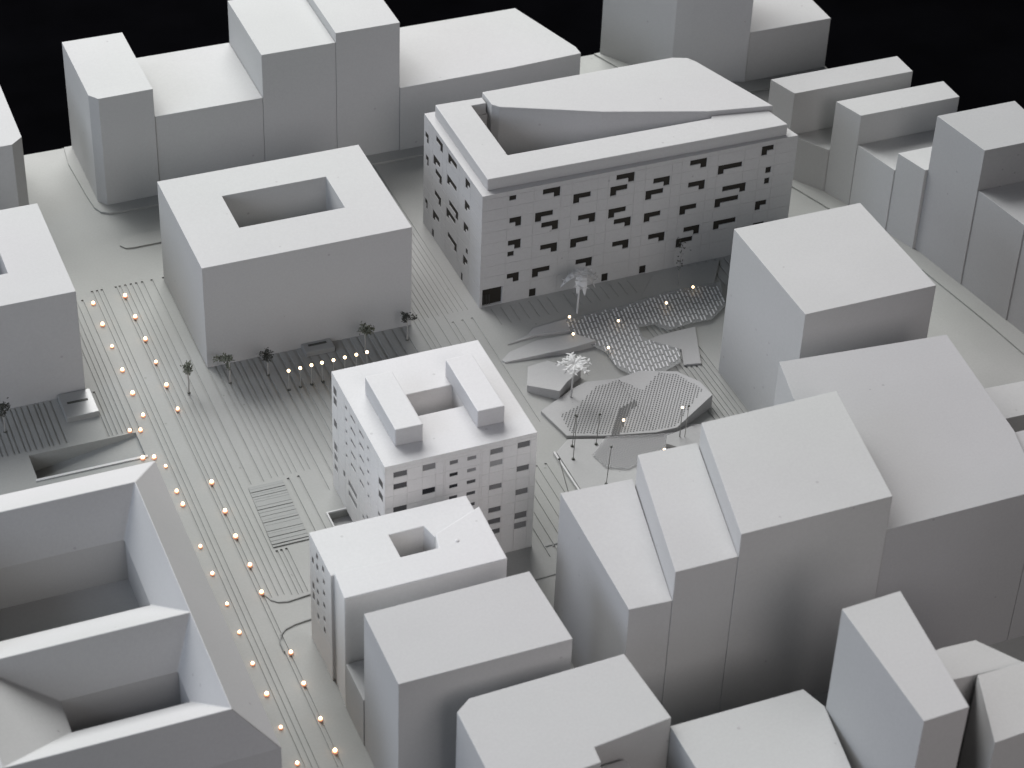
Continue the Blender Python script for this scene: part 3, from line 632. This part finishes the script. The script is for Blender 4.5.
def pole(x, y, h, lean, label, lit=False, m=None):
    r = empty('plaza_post', x, y, .09)
    bm = bmesh.new(); tube(bm, [(0, 0, 0), (lean[0], lean[1], h)], .018 if not lit else .026, .015, 7); link('post', bm, m or mat_post, r)
    bm = bmesh.new(); tube(bm, [(0, 0, 0), (0, 0, .05)], .07, .06, 9); link('base', bm, WIRE, r)
    bm = bmesh.new(); ball(bm, (lean[0], lean[1], h+.03), .055, 2, .8); link('bulb' if lit else 'head', bm, BULBW if lit else WIRE, r, smooth=True)
    tag(r, label, 'lamp post', 'thin posts on the plaza')
mat_post = mat('grey_wire', (.22, .22, .21), .5, .1, 0, 0)
pole(31.48, 66.01, 1.5, (.1, .05), 'thin dark unlit post, leftmost of the pair on the lower hatched surface')
pole(31.2, 65.25, 2.15, (.05, 0), 'taller thin dark post standing nearest the apartment cube, right of the white strip')
pole(32.44, 65.8, 1.45, (.1, .05), 'thin dark post with a forked head at the middle of the lower hatched surface')
pole(31.82, 63.39, 1.85, (.1, 0), 'thin dark post nearest the lowest stepped block, standing alone')
pole(30.1, 62.9, 1.8, (-.35, .55), 'leaning pale post with a dark tip beside the apartment cube', m=STEM)
pole(35.75, 64.95, 1.62, (0, 0), 'lit tall lamp with a small bulb beside the raised corner of the hatched plaza', lit=True)
pole(35.95, 64.9, 1.62, (.08, .05), 'thicker unlit pale post right behind the lit tall lamp', m=STEM)

# ---------------------------------------------------------------- trees
def leaf(bm, p, d, n, L, w):
    d = d.normalized(); s_ = d.cross(n).normalized()*w/2; p = Vector(p)
    vs = [bm.verts.new(p), bm.verts.new(p+d*L*.45+s_), bm.verts.new(p+d*L), bm.verts.new(p+d*L*.45-s_)]
    bm.faces.new(vs)
def small_tree(x, y, h, r, label, dark=WIRE, seed=0, squash=.8, stemmat=STEM, n=230):
    rnd = random.Random(seed); t = empty('wire_tree', x, y)
    bm = bmesh.new(); tube(bm, [(0, 0, 0), (.02, 0, h*.5), (0, .01, h-.1)], .034, .024, 7)
    for k in range(6):
        a = rnd.uniform(0, 6.28); tube(bm, [(0, .01, h-.16), (math.cos(a)*r*.7, math.sin(a)*r*.7, h+rnd.uniform(-.1, .15))], .014, .008, 5)
    link('trunk', bm, stemmat, t)
    bm = bmesh.new()
    cl = [Vector((rnd.gauss(0, .5), rnd.gauss(0, .5), rnd.gauss(0, .4)*squash))*r for _ in range(7)]
    for k in range(n):
        c = cl[k % 7]+Vector((rnd.gauss(0, .2), rnd.gauss(0, .2), rnd.gauss(0, .2)))*r+Vector((0, 0, h+.03))
        d = Vector((rnd.gauss(0, 1), rnd.gauss(0, 1), rnd.gauss(0, .8))); nn = Vector((rnd.gauss(0, 1), rnd.gauss(0, 1), rnd.gauss(0, 1)))
        leaf(bm, c, d, nn, r*.40, r*.24)
    link('crown', bm, dark, t)
    bm = bmesh.new(); tube(bm, [(0, 0, 0.0), (0, 0, .04)], .07, .05, 9); link('root_disc', bm, WIRE, t)
    tag(t, label, 'tree', 'small wire trees')
small_tree(18.04, 74.6, 1.2, .30, 'small wire tree standing free on the street paving', dark=LEAF, seed=1, squash=.6)
small_tree(19.81, 74.68, 1.3, .32, 'small wire tree at the left front corner of the plain plain courtyard building', dark=LEAF, seed=2, squash=1.1)
small_tree(21.44, 74.67, 1.15, .28, 'small dark wire tree in the shade, left of the row of post lamps', seed=3)
small_tree(25.75, 74.82, 1.2, .30, 'small wire tree behind the right end of the row of post lamps', dark=LEAF, seed=4)
small_tree(27.71, 75.02, 1.15, .28, 'small wire tree at the right front corner of the plain plain courtyard building', seed=5)
small_tree(10.45, 74.62, 1.15, .30, 'small dark wire tree at the left frame edge', seed=6)
# two-tier plant before the long building
t = empty('wire_tree', 40.3, 74.75)
bm = bmesh.new(); tube(bm, [(0, 0, 0), (.03, 0, 2.2)], .018, .012, 6); link('trunk', bm, mat_post, t)
bm = bmesh.new(); rnd = random.Random(9)
for zc_, n in ((1.35, 22), (2.15, 22)):
    for k in range(n):
        leaf(bm, (rnd.gauss(0, .13), rnd.gauss(0, .13), zc_+rnd.gauss(0, .17)), Vector((rnd.gauss(0, 1), rnd.gauss(0, 1), rnd.gauss(0, 1))), Vector((rnd.gauss(0, 1), rnd.gauss(0, 1), .3)), .12, .06)
link('crown', bm, WIRE, t); tag(t, 'sparse thin tree with two dark tufts in front of the window slots', 'tree', 'small wire trees')
def palm(x, y, h, r, droop, label, seed, m, n=11, fat=1.0):
    rnd = random.Random(seed); t = empty('paper_palm', x, y)
    bm = bmesh.new(); tube(bm, [(0, 0, 0), (.03, 0, h*.5), (.1, .02, h)], .05, .035, 8); link('trunk', bm, m, t)
    bm = bmesh.new()
    for k in range(n):
        a = 2*math.pi*k/n+rnd.uniform(-.2, .2); L = r*rnd.uniform(.75, 1.1); w = r*.24*fat
        prev = None; d = Vector((math.cos(a), math.sin(a), 0)); s_ = Vector((-d.y, d.x, 0))
        for i in range(6):
            f = i/5; c = Vector((.1, .02, h))+d*L*f+Vector((0, 0, (.22*math.sin(f*2.2)-droop*f*f)*r))
            ww = w*(math.sin(math.pi*min(1, f*.85+.12)))*.5
            cur = [bm.verts.new(c-s_*ww), bm.verts.new(c+Vector((0, 0, .03))), bm.verts.new(c+s_*ww)]
            if prev: bm.faces.new((prev[0], prev[1], cur[1], cur[0])); bm.faces.new((prev[1], prev[2], cur[2], cur[1]))
            prev = cur
        for i in range(1, 4):   # side leaflets give the ragged outline
            f = i/4; c = Vector((.1, .02, h))+d*L*f+Vector((0, 0, (.22*math.sin(f*2.2)-droop*f*f)*r))
            for sg in (-1, 1): leaf(bm, c, s_*sg+d*.7+Vector((0, 0, rnd.uniform(-.3, .2))), Vector((0, 0, 1)), r*.30, r*.13)
    link('crown', bm, m, t); tag(t, label, 'tree', 'paper palms on the plaza')
palm(32.66, 68.9, 1.8, .78, .25, 'bright white paper palm with flat spread leaves above the blocky pad', 3, PALM, 9)
palm(35.31, 74.4, 2.0, .85, .8, 'shaded paper palm with drooping leaves before the L shaped window slots', 5, PALE, 8, 1.7)
